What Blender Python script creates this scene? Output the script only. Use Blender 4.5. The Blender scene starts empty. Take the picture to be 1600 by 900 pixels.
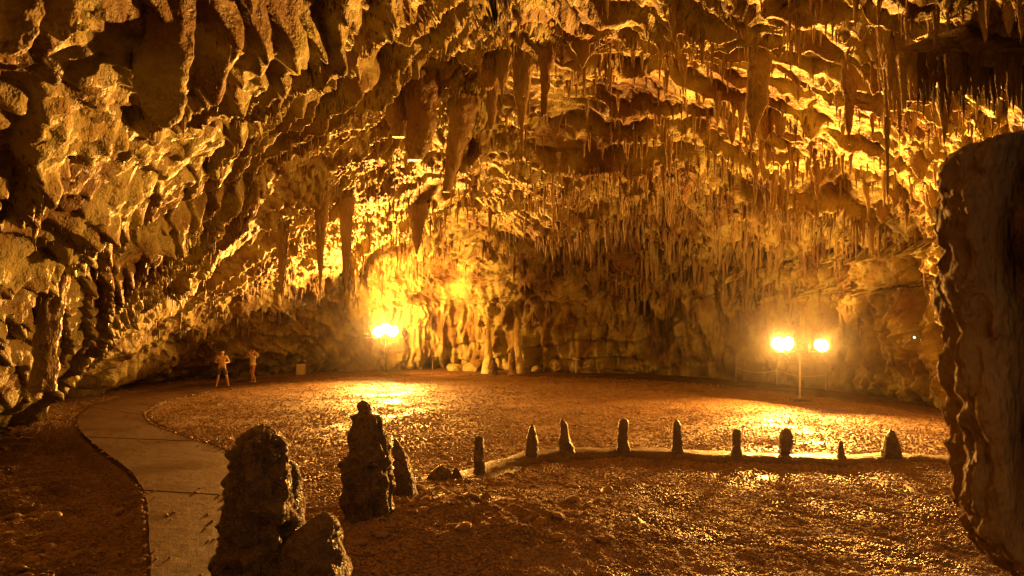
import bpy, bmesh, math, random, time
import numpy as np
from mathutils import Vector, Matrix
from mathutils.bvhtree import BVHTree
T0 = time.time()
random.seed(7)
RNG = np.random.default_rng(7)
SC = bpy.context.scene
COL = SC.collection

# ------------------------------------------------------------------ camera, world, exposure
CAM_Z = 3.2
F_PX = 1066.667                     # focal length in photo pixels (24 mm on 36 mm, 1600 wide)
cam_data = bpy.data.cameras.new('camera')
cam_data.lens = 24.0
cam_data.sensor_width = 36.0
cam_data.shift_y = 0.03125
cam_data.clip_end = 400
cam_data.dof.use_dof = True
cam_data.dof.focus_distance = 24.0
cam_data.dof.aperture_fstop = 2.6
cam = bpy.data.objects.new('camera', cam_data)
cam.location = (0, 0, CAM_Z)
cam.rotation_euler = (math.radians(90), 0, 0)
COL.objects.link(cam)
SC.camera = cam

world = bpy.data.worlds.new('World')
SC.world = world
world.use_nodes = True
wn = world.node_tree
bg = wn.nodes['Background']
sky = wn.nodes.new('ShaderNodeTexSky')
sky.sky_type = 'NISHITA'
sky.sun_disc = False
sky.sun_elevation = math.radians(3)
sky.sun_rotation = math.radians(180)      # low sun beyond the entrance, behind the camera
sky.dust_density = 4.0
wn.links.new(sky.outputs[0], bg.inputs[0])
bg.inputs[1].default_value = 0.09

SC.view_settings.view_transform = 'Standard'
SC.view_settings.look = 'None'
SC.view_settings.gamma = 1.0
SC.view_settings.exposure = -0.16
SC.cycles.use_denoising = True
SC.cycles.max_bounces = 4
SC.cycles.use_adaptive_sampling = True
SC.cycles.adaptive_threshold = 0.03
SC.cycles.diffuse_bounces = 3
SC.cycles.glossy_bounces = 1
SC.cycles.transmission_bounces = 2
SC.cycles.volume_bounces = 0
SC.cycles.volume_step_rate = 4.0
SC.cycles.sample_clamp_indirect = 4.0
SC.cycles.caustics_reflective = False
SC.cycles.caustics_refractive = False

# lamp light: amber floodlights (W per head); each is a real head on one of the two stands
AMBER = (1.0, 0.415, 0.065)

# ------------------------------------------------------------------ helpers
def at(px, py, d):
    return np.array([(px - 800) / F_PX * d, d, CAM_Z - (py - 500) / F_PX * d])

def ground(px, py, z=0.0):
    d = F_PX * (CAM_Z - z) / (py - 500)
    return np.array([(px - 800) / F_PX * d, d, z])

_perm = np.random.default_rng(3).permutation(256).astype(np.int32)
_perm = np.concatenate([_perm, _perm, _perm])
_g = np.random.default_rng(4).normal(size=(256, 3)).astype(np.float32)
_g /= np.linalg.norm(_g, axis=1)[:, None]

def perlin(p, seed=0):
    """gradient noise at Nx3 points, about -0.7..0.7"""
    p = p.astype(np.float32) + np.float32(seed * 17.31)
    i0 = np.floor(p)
    f = p - i0
    i0 = i0.astype(np.int32) & 255
    u = f * f * f * (f * (f * 6 - 15) + 10)
    out = None
    ix, iy, iz = i0[:, 0], i0[:, 1], i0[:, 2]
    fx, fy, fz = f[:, 0], f[:, 1], f[:, 2]
    px0 = _perm[ix]; px1 = _perm[(ix + 1) & 255]
    res = []
    for a, pxx in ((0, px0), (1, px1)):
        for b in (0, 1):
            pyy = _perm[(pxx + iy + b) & 255]
            for c in (0, 1):
                h = _perm[(pyy + iz + c) & 255]
                gr = _g[h]
                res.append(gr[:, 0] * (fx - a) + gr[:, 1] * (fy - b) + gr[:, 2] * (fz - c))
    ux, uy, uz = u[:, 0], u[:, 1], u[:, 2]
    l = lambda a, b, t: a + t * (b - a)
    return l(l(l(res[0], res[1], uz), l(res[2], res[3], uz), uy),
             l(l(res[4], res[5], uz), l(res[6], res[7], uz), uy), ux)

def fbm(p, scale, octs=3, seed=0, gain=0.5):
    s = 0; a = 1.0; f = 1.0 / scale
    for o in range(octs):
        s = s + a * perlin(p * f, seed + o)
        a *= gain; f *= 2.07
    return s

def ridged(p, scale, octs=2, seed=0):
    s = 0; a = 1.0; f = 1.0 / scale
    for o in range(octs):
        s = s + a * (1 - 2.2 * np.abs(perlin(p * f, seed + o)))
        a *= 0.5; f *= 2.1
    return s

def smooth(a, b, x):
    t = np.clip((x - a) / (b - a), 0, 1)
    return t * t * (3 - 2 * t)

def hash2(ix, iy, k=0):
    h = (ix * 374761393 + iy * 668265263 + k * 974634281) & 0x7fffffff
    h = ((h ^ (h >> 13)) * 1274126177) & 0x7fffffff
    h = h ^ (h >> 16)
    return (h & 0xffff) / 65535.0

def cell2(x, y, size):
    """nearest feature point on the plan: distance (in cells) and a random number per cell"""
    gx = np.floor(x / size).astype(np.int64); gy = np.floor(y / size).astype(np.int64)
    best = np.full(x.shape, 9.0); rnd = np.zeros(x.shape)
    for dx in (-1, 0, 1):
        for dy in (-1, 0, 1):
            cx = gx + dx; cy = gy + dy
            fx = (cx + 0.15 + 0.7 * hash2(cx, cy, 1)) * size
            fy = (cy + 0.15 + 0.7 * hash2(cx, cy, 2)) * size
            d = np.sqrt((x - fx) ** 2 + (y - fy) ** 2) / size
            m = d < best
            best = np.where(m, d, best); rnd = np.where(m, hash2(cx, cy, 3), rnd)
    return best, rnd

def mesh_np(name, verts, faces, smooth_shade=True):
    """faces: (n,3) or (n,4) int array"""
    me = bpy.data.meshes.new(name)
    verts = np.ascontiguousarray(verts, dtype=np.float32)
    faces = np.ascontiguousarray(faces, dtype=np.int32)
    n, k = faces.shape
    me.vertices.add(len(verts)); me.vertices.foreach_set('co', verts.ravel())
    me.loops.add(n * k); me.loops.foreach_set('vertex_index', faces.ravel())
    me.polygons.add(n)
    me.polygons.foreach_set('loop_start', np.arange(0, n * k, k, dtype=np.int32))
    me.polygons.foreach_set('loop_total', np.full(n, k, dtype=np.int32))
    me.polygons.foreach_set('use_smooth', np.full(n, smooth_shade, dtype=bool))
    me.update(calc_edges=True)
    return me

def obj(name, data, mat=None, parent=None, loc=None):
    o = bpy.data.objects.new(name, data)
    COL.objects.link(o)
    if mat is not None and data is not None:
        if not data.materials:
            data.materials.append(mat)
    if parent is not None:
        o.parent = parent
    if loc is not None:
        o.location = loc
    return o

def tag(o, label, cat, group=None):
    o['label'] = label; o['category'] = cat
    if group: o['group'] = group
    return o

def structure(o):
    o['kind'] = 'structure'
    return o

def stuff(o):
    o['kind'] = 'stuff'
    return o

class MB:
    """collects boxes, tubes and lathes into one bmesh"""
    def __init__(self): self.bm = bmesh.new()
    def box(self, c, s, rot=None, bevel=0.0):
        r = bmesh.ops.create_cube(self.bm, size=1.0)
        vs = r['verts']
        M = Matrix.Translation(Vector(c)) @ (rot.to_4x4() if rot is not None else Matrix.Identity(4)) @ Matrix.Diagonal((s[0], s[1], s[2], 1))
        bmesh.ops.transform(self.bm, matrix=M, verts=vs)
        if bevel:
            es = list({e for v in vs for e in v.link_edges})
            bmesh.ops.bevel(self.bm, geom=es, offset=bevel, segments=2, affect='EDGES')
        return self
    def tube(self, pts, radii, seg=10, caps=True):
        pts = [Vector(p) for p in pts]
        if not hasattr(radii, '__len__'): radii = [radii] * len(pts)
        rings = []
        up = Vector((0.13, 0.31, 0.94)).normalized()
        for i, p in enumerate(pts):
            t = (pts[min(i + 1, len(pts) - 1)] - pts[max(i - 1, 0)]).normalized()
            a = t.cross(up)
            if a.length < 0.1: a = t.cross(Vector((1, 0, 0)))
            a.normalize(); b = t.cross(a)
            rings.append([self.bm.verts.new(p + (a * math.cos(k * 2 * math.pi / seg) + b * math.sin(k * 2 * math.pi / seg)) * radii[i]) for k in range(seg)])
        for r0, r1 in zip(rings, rings[1:]):
            for k in range(seg):
                self.bm.faces.new((r0[k], r0[(k + 1) % seg], r1[(k + 1) % seg], r1[k]))
        if caps:
            self.bm.faces.new(rings[0][::-1]); self.bm.faces.new(rings[-1])
        return self
    def build(self, name, mat, parent=None, loc=None, sm=False):
        me = bpy.data.meshes.new(name)
        bmesh.ops.recalc_face_normals(self.bm, faces=self.bm.faces)
        for f in self.bm.faces: f.smooth = sm
        self.bm.to_mesh(me); self.bm.free()
        return obj(name, me, mat, parent, loc)

# ------------------------------------------------------------------ materials
def nodes_of(name):
    m = bpy.data.materials.new(name); m.use_nodes = True
    nt = m.node_tree
    return m, nt, nt.nodes['Principled BSDF']

def ramp(nt, stops, src):
    r = nt.nodes.new('ShaderNodeValToRGB')
    e = r.color_ramp.elements
    while len(e) < len(stops): e.new(0.5)
    for i, (p, c) in enumerate(stops):
        e[i].position = p; e[i].color = (c[0], c[1], c[2], 1) if hasattr(c, '__len__') else (c, c, c, 1)
    nt.links.new(src, r.inputs[0])
    return r.outputs[0]

def noise_tex(nt, vec, scale, detail=4, rough=0.55, dist=0.0):
    n = nt.nodes.new('ShaderNodeTexNoise')
    n.inputs['Scale'].default_value = scale; n.inputs['Detail'].default_value = detail
    n.inputs['Roughness'].default_value = rough; n.inputs['Distortion'].default_value = dist
    nt.links.new(vec, n.inputs['Vector'])
    return n.outputs[0]

def mixc(nt, fac, a, b, mode='MIX'):
    m = nt.nodes.new('ShaderNodeMix'); m.data_type = 'RGBA'; m.blend_type = mode
    if hasattr(fac, 'links') or hasattr(fac, 'is_linked'): nt.links.new(fac, m.inputs[0])
    else: m.inputs[0].default_value = fac
    for s, i in ((a, 6), (b, 7)):
        if hasattr(s, '__len__'): m.inputs[i].default_value = (s[0], s[1], s[2], 1)
        else: nt.links.new(s, m.inputs[i])
    return m.outputs[2]

def bump(nt, bsdf, layers):
    """one bump node over the weighted sum of the height fields (weight = metres)"""
    acc = None
    for h, w in layers:
        m = nt.nodes.new('ShaderNodeMath'); m.operation = 'MULTIPLY_ADD'
        nt.links.new(h, m.inputs[0]); m.inputs[1].default_value = w
        if acc is None: m.inputs[2].default_value = 0.0
        else: nt.links.new(acc, m.inputs[2])
        acc = m.outputs[0]
    b = nt.nodes.new('ShaderNodeBump'); b.inputs['Strength'].default_value = 1.0; b.inputs['Distance'].default_value = 1.0
    nt.links.new(acc, b.inputs['Height'])
    nt.links.new(b.outputs[0], bsdf.inputs['Normal'])

def rock_mat(name, stops, rough=(0.3, 0.65), scale=1.0, bump_amt=1.0, spec=0.5, stretch=1.0, fine=1.0, patchy=False):
    m, nt, b = nodes_of(name)
    geo = nt.nodes.new('ShaderNodeNewGeometry')
    mp = nt.nodes.new('ShaderNodeMapping'); mp.inputs['Scale'].default_value = (1, 1, stretch)
    nt.links.new(geo.outputs['Position'], mp.inputs[0])
    v = mp.outputs[0]
    n1 = noise_tex(nt, v, 0.4 * scale, 2, 0.6, 0.0)
    n2 = noise_tex(nt, v, 3.0 * scale, 4, 0.68, 0.0)
    c1 = ramp(nt, stops, n1)
    dirt = ramp(nt, [(0.3, 0.55), (0.5, 1.0), (0.75, 1.18)], n2)
    nt.links.new(mixc(nt, 0.75, c1, dirt, 'MULTIPLY'), b.inputs['Base Color'])
    nt.links.new(ramp(nt, [(0.38, rough[0]), (0.62, rough[1])], n1 if patchy else n2), b.inputs['Roughness'])
    b.inputs['Specular IOR Level'].default_value = spec
    n3 = noise_tex(nt, v, 16.0 * scale * fine, 2, 0.6)
    bump(nt, b, [(n2, 0.20 * bump_amt / scale), (n3, 0.06 * bump_amt / scale)])
    return m

M_ROCK = rock_mat('cave_limestone', [(0.33, (0.13, 0.07, 0.022)), (0.43, (0.21, 0.145, 0.05)), (0.50, (0.33, 0.29, 0.11)), (0.58, (0.27, 0.21, 0.075)), (0.70, (0.14, 0.075, 0.024))], (0.45, 0.85), spec=0.35, bump_amt=0.6)
M_STAL = rock_mat('stalactite_limestone', [(0.35, (0.12, 0.06, 0.02)), (0.5, (0.25, 0.18, 0.07)), (0.65, (0.15, 0.08, 0.028))], (0.3, 0.65), stretch=0.35)
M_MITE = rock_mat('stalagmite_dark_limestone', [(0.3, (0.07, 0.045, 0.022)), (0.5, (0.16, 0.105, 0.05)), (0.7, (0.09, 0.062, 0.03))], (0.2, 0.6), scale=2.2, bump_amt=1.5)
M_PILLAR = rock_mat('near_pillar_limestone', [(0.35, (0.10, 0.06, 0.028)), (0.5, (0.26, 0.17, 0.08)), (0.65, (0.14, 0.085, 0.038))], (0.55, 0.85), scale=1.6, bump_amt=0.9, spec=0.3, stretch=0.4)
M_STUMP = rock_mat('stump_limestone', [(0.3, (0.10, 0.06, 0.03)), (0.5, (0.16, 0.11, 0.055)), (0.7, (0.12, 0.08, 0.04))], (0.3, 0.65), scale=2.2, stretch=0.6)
M_PALE = rock_mat('pale_calcite', [(0.3, (0.55, 0.44, 0.2)), (0.7, (0.68, 0.58, 0.3))], (0.3, 0.6), scale=2.0)
M_FLOOR = rock_mat('wet_cave_earth', [(0.3, (0.15, 0.083, 0.036)), (0.5, (0.25, 0.155, 0.07)), (0.7, (0.19, 0.11, 0.05))], (0.42, 0.85), scale=2.0, bump_amt=0.5, fine=1.4, spec=0.25, patchy=True)
M_PEB = rock_mat('wet_gravel', [(0.3, (0.17, 0.098, 0.05)), (0.5, (0.31, 0.20, 0.11)), (0.7, (0.23, 0.135, 0.07))], (0.45, 0.85), scale=1.5, bump_amt=0.2, spec=0.24, patchy=True)
M_PATH = rock_mat('worn_concrete', [(0.3, (0.075, 0.036, 0.014)), (0.5, (0.12, 0.06, 0.024)), (0.7, (0.095, 0.047, 0.019))], (0.45, 0.8), scale=1.3, bump_amt=0.25, fine=3.0, spec=0.3, patchy=True)
M_SHAG = rock_mat('dark_fringe_limestone', [(0.35, (0.05, 0.032, 0.016)), (0.65, (0.12, 0.078, 0.038))], (0.6, 0.85), spec=0.2, stretch=0.35)  # darker brown than the limestone of the other stalactites
M_RIM = rock_mat('rim_concrete', [(0.3, (0.08, 0.045, 0.02)), (0.7, (0.13, 0.072, 0.034))], (0.4, 0.7), scale=2.0, bump_amt=0.5)

def plain(name, col, rough=0.5, metal=0.0, var=0.15):
    m, nt, b = nodes_of(name)
    tc = nt.nodes.new('ShaderNodeTexCoord')
    n = noise_tex(nt, tc.outputs['Object'], 14, 4)
    nt.links.new(ramp(nt, [(0.3, [c * (1 - var) for c in col]), (0.7, [min(1, c * (1 + var)) for c in col])], n), b.inputs['Base Color'])
    b.inputs['Roughness'].default_value = rough; b.inputs['Metallic'].default_value = metal
    return m

M_STEEL = plain('galvanised_steel', (0.42, 0.40, 0.38), 0.4, 0.7)
M_POLE = plain('pale_painted_steel', (0.62, 0.56, 0.5), 0.4)
M_BLACK = plain('black_housing', (0.03, 0.03, 0.03), 0.45)
M_SKIN = plain('skin', (0.55, 0.33, 0.22), 0.5)
M_HAIR = plain('dark_hair', (0.035, 0.022, 0.015), 0.5)
M_BLONDE = plain('light_hair', (0.30, 0.18, 0.09), 0.5)
M_TSHIRT = plain('tan_cloth', (0.48, 0.36, 0.24), 0.8)
M_SHORTS = plain('olive_cloth', (0.10, 0.085, 0.045), 0.85)
M_RED = plain('red_cloth', (0.55, 0.07, 0.04), 0.8)
M_CREAM = plain('cream_cloth', (0.78, 0.72, 0.55), 0.8)
M_SHOE = plain('sandal_leather', (0.06, 0.04, 0.03), 0.6)
M_WHITEBOX = plain('cream_painted_metal', (0.55, 0.5, 0.36), 0.5)
M_ROPE = plain('pale_rope', (0.5, 0.42, 0.3), 0.8)

def emit(name, col, strength):
    m = bpy.data.materials.new(name); m.use_nodes = True
    nt = m.node_tree; nt.nodes.clear()
    e = nt.nodes.new('ShaderNodeEmission'); o = nt.nodes.new('ShaderNodeOutputMaterial')
    e.inputs[0].default_value = (*col, 1); e.inputs[1].default_value = strength
    nt.links.new(e.outputs[0], o.inputs[0])
    m.cycles.emission_sampling = 'NONE'
    return m
M_LAMP = emit('floodlight_glass_lit', (1.0, 0.66, 0.25), 120.0)

# ------------------------------------------------------------------ the cave shell
C0 = np.array([0.0, 20.0])
BND = [(-11, 3), (-12.7, 10), (-13.9, 17), (-15.2, 20), (-18.6, 27), (-18.4, 34), (-15.2, 40), (-9, 44), (-4.3, 45.5), (3.8, 42),
       (10.7, 38.8), (14.8, 34), (16.2, 28), (16.6, 23), (15.5, 14), (12.5, 5), (8, -3), (0, -7), (-7, -3)]
_ang = np.array([math.atan2(y - C0[1], x - C0[0]) for x, y in BND]); _rad = np.array([math.hypot(x - C0[0], y - C0[1]) for x, y in BND])
_o = np.argsort(_ang); _ang = _ang[_o]; _rad = _rad[_o]
def bnd(th):
    a = np.concatenate([_ang - 2 * math.pi, _ang, _ang + 2 * math.pi]); r = np.concatenate([_rad] * 3)
    acc = 0
    for k in np.linspace(-0.07, 0.07, 7): acc = acc + np.interp(th + k, a, r)
    return acc / 7
H_APEX = 13.6

def shell(theta, rows):
    nT = len(theta)
    B = bnd(theta)
    # angular weights: 1 at the left wall, 0 at the back and right
    left = smooth(0.15, 0.9, -np.cos(theta))
    left = np.maximum(left, smooth(0.0, 0.2, -np.sin(theta)) * smooth(-0.1, 0.45, -np.cos(theta)))
    ph = np.linspace(0, math.pi / 2, 240)
    # left: a slab leaning in from the floor; elsewhere: an upright wall under a low sloping vault
    rl, zl = np.cos(ph) ** (2 / 1.22), np.sin(ph) ** (2 / 1.22)
    vr = np.array([1.0, 0.995, 0.985, 0.965, 0.93, 0.87, 0.78, 0.66, 0.5, 0.3, 0.0]); vz = np.array([0, 1.8, 3.6, 5.4, 6.9, 8.1, 9.0, 9.9, 10.9, 12.0, 13.2]) / H_APEX
    def by_len(r, z, k):
        L = np.concatenate([[0], np.cumsum(np.hypot(np.diff(r) * 22, np.diff(z) * H_APEX))]); L /= L[-1]
        sgl = np.linspace(0, 1, k)
        return np.interp(sgl, L, r), np.interp(sgl, L, z)
    rl, zl = by_len(rl, zl, 240); vr, vz = by_len(vr, vz, 240)
    for _ in range(6):
        vr[1:-1] = (vr[:-2] + 2 * vr[1:-1] + vr[2:]) / 4; vz[1:-1] = (vz[:-2] + 2 * vz[1:-1] + vz[2:]) / 4
    P = np.zeros((rows, nT, 3))
    for j in range(nT):
        w_ = left[j]
        rr = B[j] * (rl * w_ + vr * (1 - w_)); zz = H_APEX * (zl * w_ + vz * (1 - w_)) - 0.6
        L = np.concatenate([[0], np.cumsum(np.hypot(np.diff(rr), np.diff(zz)))])
        s = np.linspace(0, 1, rows)
        s = 0.78 * s + 0.22 * s ** 2          # finer low down
        s = s * L[-1] * 0.985
        r = np.interp(s, L, rr); z = np.interp(s, L, zz)
        P[:, j, 0] = C0[0] + math.cos(theta[j]) * r
        P[:, j, 1] = C0[1] + math.sin(theta[j]) * r
        P[:, j, 2] = z
    return P, left

def grid_normals(P, flip=False):
    du = np.gradient(P, axis=1); dv = np.gradient(P, axis=0)
    n = np.cross(du, dv)
    n /= np.linalg.norm(n, axis=2, keepdims=True) + 1e-9
    return -n if flip else n

th_dense = np.linspace(math.radians(-38), math.radians(262), 1440)
th_rest = np.linspace(math.radians(262), math.radians(322), 50)[1:]
theta = np.concatenate([th_dense, th_rest])
ROWS = 500
P, leftw = shell(theta, ROWS)
N = grid_normals(P)
# inward normal
cen = np.array([0, 20, 3.0])
sgn = np.sign(((cen - P) * N).sum(axis=2)); N *= np.median(sgn)
shp = P.shape
p = P.reshape(-1, 3); n = N.reshape(-1, 3)
lw = np.broadcast_to(leftw[None, :], shp[:2]).ravel()
down = smooth(0.15, 0.75, -n[:, 2])            # 1 where the surface faces down (ceiling)
wall = 1 - smooth(0.25, 0.7, np.abs(n[:, 2]))  # 1 on walls
rightw = smooth(-2, 7, p[:, 0])
near = smooth(15, 7, p[:, 1])                    # near-camera ceiling: big rounded lumps
big = fbm(p, 7.0, 3, 1) * 1.5
warp = fbm(p, 5.0, 3, 5)
lu = lw + (0.62 - lw) * smooth(26, 15, p[:, 1]) * smooth(3, -4, p[:, 0])
u = p[:, 2] + (p[:, 1] - 36) * (0.85 - 1.20 * lu) + (0.22 - 0.64 * lu) * (p[:, 0] + 10) + (1.9 - 1.15 * lw) * warp
PER = 1.25
fr = np.mod(u / PER, 1.0)
layer = np.floor(u / PER)
lamp_amp = 0.35 + 0.65 * hash2(layer.astype(np.int64), np.zeros_like(layer, dtype=np.int64), 5)
ter = (1 - fr) ** 0.8 * smooth(0, 0.07, fr)
ter_w = 0.35 + 0.65 * smooth(-0.2, 0.3, fbm(p, 6.0, 2, 9))
lip = np.exp(-((fr - 0.07) / 0.08) ** 2) * ter_w
# the left wall's relief runs in diagonal streaks, rising to the right
sv_ = np.array([0.20, 0.80, 0.55]); sv_ /= np.linalg.norm(sv_)
al = (p @ sv_)[:, None] * sv_[None, :]
backw = wall * (1 - lw)
ceilw = down * (1 - lw)
near2 = smooth(20, 12, p[:, 1])
pd = p - al * (0.80 * lw * (1 - 0.15 * near2))[:, None]
pd[:, 0] *= 1 - 0.6 * ceilw
pd[:, 2] *= 1 - 0.72 * backw
u2 = p[:, 2] * 1.0 + (p[:, 1] - 36) * (0.85 - 1.20 * lu) + (0.22 - 0.57 * lu) * (p[:, 0] + 10) + (1.1 - 0.6 * lw) * fbm(p, 2.2, 2, 7)
fr2 = np.mod(u2 / 0.45, 1.0)
ter2 = (1 - fr2) ** 0.8 * smooth(0, 0.12, fr2) * smooth(-0.15, 0.25, fbm(p, 3.5, 2, 8))
lip2 = np.exp(-((fr2 - 0.1) / 0.12) ** 2)
med = ridged(pd, 1.7, 3, 12)
bil = np.abs(fbm(pd, 1.1, 2, 15))
flute_p = p * np.array([1.0, 1.0, 0.16])
flute = ridged(flute_p, 0.75, 3, 21)
fl_w = wall * (1 - 0.6 * lw)
ps = p - al * (0.68 * lw * (1 - 0.15 * near2))[:, None]
ps[:, 0] *= 1 - 0.5 * ceilw
roughm = 0.30 + 0.95 * smooth(-0.2, 0.3, fbm(p, 3.6, 2, 44))
ps[:, 2] *= 1 - 0.75 * backw
small = ridged(ps, 0.42, 2, 25)
tiny = perlin(p / 0.2, 30)
D = big * (1 - 0.5 * lw) + ter * ter_w * lamp_amp * (1.25 - 0.2 * near - 0.35 * lw) * (1 - 0.75 * backw) + 0.26 * ter2 * (1 + 0.7 * lw) * (1 - 0.8 * backw) + 0.32 * (med - 0.4) * (1 - 0.45 * ceilw) * (1 - 0.3 * lw) + 0.6 * (bil - 0.2) * (0.7 + 0.3 * near) * (1 - 0.35 * lw) * (1 - 0.5 * ceilw) \
    + 0.62 * flute * fl_w + 0.20 * small * (1 - 0.3 * near) * roughm + 0.12 * tiny * (1 - 0.4 * near) * roughm
# pockets
pock = smooth(0.25, 0.45, fbm(pd, 2.4, 2, 41)); D -= 1.2 * pock * (1 - 0.4 * ceilw) * (1 - 0.65 * lw)
fade = smooth(-0.9, 0.5, p[:, 2])
D = D * (0.35 + 0.65 * fade)
q = p + n * D[:, None]
q[:, 2] -= 0.12 * lip * lw * smooth(1.0, 2.5, p[:, 2])
# undercut at the foot of the left wall
und = smooth(1.5, 0.2, p[:, 2]) * lw
q[:, 0] -= und * 1.7
# hanging drips grown straight down out of the ceiling sheet
dd, rr = cell2(q[:, 0], q[:, 1], 0.42)
cl = smooth(-0.05, 0.3, fbm(p, 3.0, 2, 50)) * (0.55 + 0.45 * rightw)
drip = np.clip(1 - dd / 0.42, 0, 1) ** 1.4 * (rr ** 2) * down * (0.25 + cl)
q[:, 2] -= 0.38 * drip * (1 - 0.5 * near)
# rounded lobes hanging from the left and near ceiling
lobew = np.clip(lw * 0.8 + near + 0.6 * near2, 0, 1.5) * smooth(-0.05, 0.45, -n[:, 2]) * smooth(2.0, 5.5, p[:, 2] + 2.0 * fbm(p, 3.0, 1, 79))
for cs, am, off_x in ((0.75, 0.09, 3.1), (0.36, 0.09, 9.4)):
    ddl, rrl = cell2(p[:, 0] * 0.7 + p[:, 2] * 0.7 + off_x + 0.3 * fbm(p, 1.6, 1, 77), p[:, 1] * 0.9 + 0.25 * fbm(p, 1.3, 1, 78), cs)
    q += (n * 0.75 + np.array([0, 0, -0.3])) * (am * np.sqrt(np.clip(1 - (ddl / 0.62) ** 2, 0, 1)) * (0.25 + 0.75 * rrl) * lobew)[:, None]
dd2, rr2 = cell2(q[:, 0] + 7.7, q[:, 1], 1.35)
drip2 = np.clip(1 - dd2 / 0.40, 0, 1) ** 1.2 * (rr2 ** 3) * down
q[:, 2] -= 0.45 * drip2 * (0.3 + 0.7 * rightw) * (1 - 0.4 * near)
Q = q.reshape(shp)
NQ = grid_normals(Q); NQ *= np.sign((NQ * N).sum(axis=2).mean())
print('shell', round(time.time() - T0, 1))

ncol = len(theta)
idx = np.arange(ROWS * ncol).reshape(ROWS, ncol)
def quads(r0, r1, cols):
    a = idx[r0:r1, :][:, cols]
    cols2 = (cols + 1) % ncol
    b = idx[r0:r1, :][:, cols2]; c = idx[r0 + 1:r1 + 1, :][:, cols2]; d = idx[r0 + 1:r1 + 1, :][:, cols]
    return np.stack([a, d, c, b], axis=2).reshape(-1, 4)

def sub_mesh(name, faces):
    used, inv = np.unique(faces.ravel(), return_inverse=True)
    return mesh_np(name, q[used], inv.reshape(faces.shape))

R_SPLIT = 218
deg = np.degrees(theta)
c_right = np.where(deg < 62)[0]; c_back = np.where((deg >= 62) & (deg < 128))[0]
c_left = np.where((deg >= 128) & (deg < 262))[0]
# behind the camera the mouth of the cave is open: the entrance through which a little daylight falls
c_front = np.where(deg >= 262)[0]
c_front_solid = np.concatenate([c_front[c_front < c_front[0] + 4], c_front[c_front > c_front[-1] - 4]])
front_faces = np.concatenate([quads(0, R_SPLIT, c_front_solid), quads(0, 40, c_front)])
cave_wall_right = structure(obj('cave_wall_right', sub_mesh('cave_wall_right', quads(0, R_SPLIT, c_right)), M_ROCK))
cave_wall_back = structure(obj('cave_wall_back', sub_mesh('cave_wall_back', quads(0, R_SPLIT, c_back)), M_ROCK))
cave_wall_left = structure(obj('cave_wall_left', sub_mesh('cave_wall_left', quads(0, R_SPLIT, c_left)), M_ROCK))
cave_wall_front = structure(obj('cave_wall_front', sub_mesh('cave_wall_front', front_faces), M_ROCK))
ceil_faces = quads(R_SPLIT, ROWS - 1, np.arange(ncol))
cap_i = idx[ROWS - 1]
ctop = q[cap_i].mean(axis=0) + np.array([0, 0, 0.4])
q = np.vstack([q, ctop]); itop_ = len(q) - 1
ceil_faces = np.vstack([ceil_faces, np.array([[cap_i[k], itop_, itop_, cap_i[(k + 1) % ncol]] for k in range(0)], dtype=int).reshape(-1, 4)])
cave_ceiling = structure(obj('cave_ceiling', sub_mesh('cave_ceiling', ceil_faces), M_ROCK))
q = q[:-1]
capm = bpy.data.meshes.new('ceiling_crown')
capm.from_pydata(q[cap_i].tolist() + [ctop.tolist()], [], [(k, len(cap_i), (k + 1) % len(cap_i)) for k in range(len(cap_i))])
structure(obj('cave_ceiling_crown', capm, M_ROCK))

# a coarser copy for ray casts
step = 2
Qc = Q[::step, :1440:step]
rc, cc = Qc.shape[:2]
ic = np.arange(rc * cc).reshape(rc, cc)
fc = np.stack([ic[:-1, :-1], ic[1:, :-1], ic[1:, 1:], ic[:-1, 1:]], axis=2).reshape(-1, 4)
BVH = BVHTree.FromPolygons(Qc.reshape(-1, 3).tolist(), fc.tolist())
def cast(px, py):
    d = Vector(at(px, py, 1.0) - np.array([0, 0, CAM_Z])).normalized()
    h = BVH.ray_cast(Vector((0, 0, CAM_Z)), d)
    return (np.array(h[0]), h[0].y) if h[0] is not None else (at(px, py, 25), 25.0)
print('bvh', round(time.time() - T0, 1))

# ------------------------------------------------------------------ floor
RIM_PX = [(690, 752), (748, 745), (790, 728), (830, 716), (884, 710), (973, 708), (1058, 711), (1151, 716), (1226, 719), (1315, 720), (1393, 718), (1490, 722), (1600, 735)]
RIM = np.array([ground(*a)[:2] for a in RIM_PX])
def dense(pl, n):
    pl = np.asarray(pl, float); L = np.concatenate([[0], np.cumsum(np.linalg.norm(np.diff(pl, axis=0), axis=1))])
    s = np.linspace(0, L[-1], n)
    out = np.stack([np.interp(s, L, pl[:, k]) for k in range(pl.shape[1])], axis=1)
    for _ in range(max(2, n // 30)):
        out[1:-1] = 0.25 * out[:-2] + 0.5 * out[1:-1] + 0.25 * out[2:]
    return out
RIMD = dense(RIM, 160)
# path: left and right edges, from the bottom of the picture round the gravel and along the far wall
PATH_L = [(236, 940), (233, 880), (230, 820), (228, 775), (205, 738), (160, 706), (124, 676), (118, 655), (150, 631), (210, 615), (300, 602), (400, 592), (480, 584), (580, 577), (700, 574), (850, 579), (1000, 584), (1150, 594), (1300, 611), (1420, 628), (1500, 640)]
PATH_R = [(338, 940), (345, 880), (352, 820), (360, 775), (368, 730), (352, 702), (300, 689), (232, 664), (220, 647), (250, 629), (320, 613), (410, 602), (500, 593), (590, 587), (700, 585), (850, 589), (1000, 594), (1150, 605), (1300, 622), (1420, 641), (1500, 655)]
PL = dense([ground(*a)[:2] for a in PATH_L], 300); PR = dense([ground(*a)[:2] for a in PATH_R], 300)
PC = 0.5 * (PL + PR); PW = 0.5 * np.linalg.norm(PL - PR, axis=1)

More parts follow.
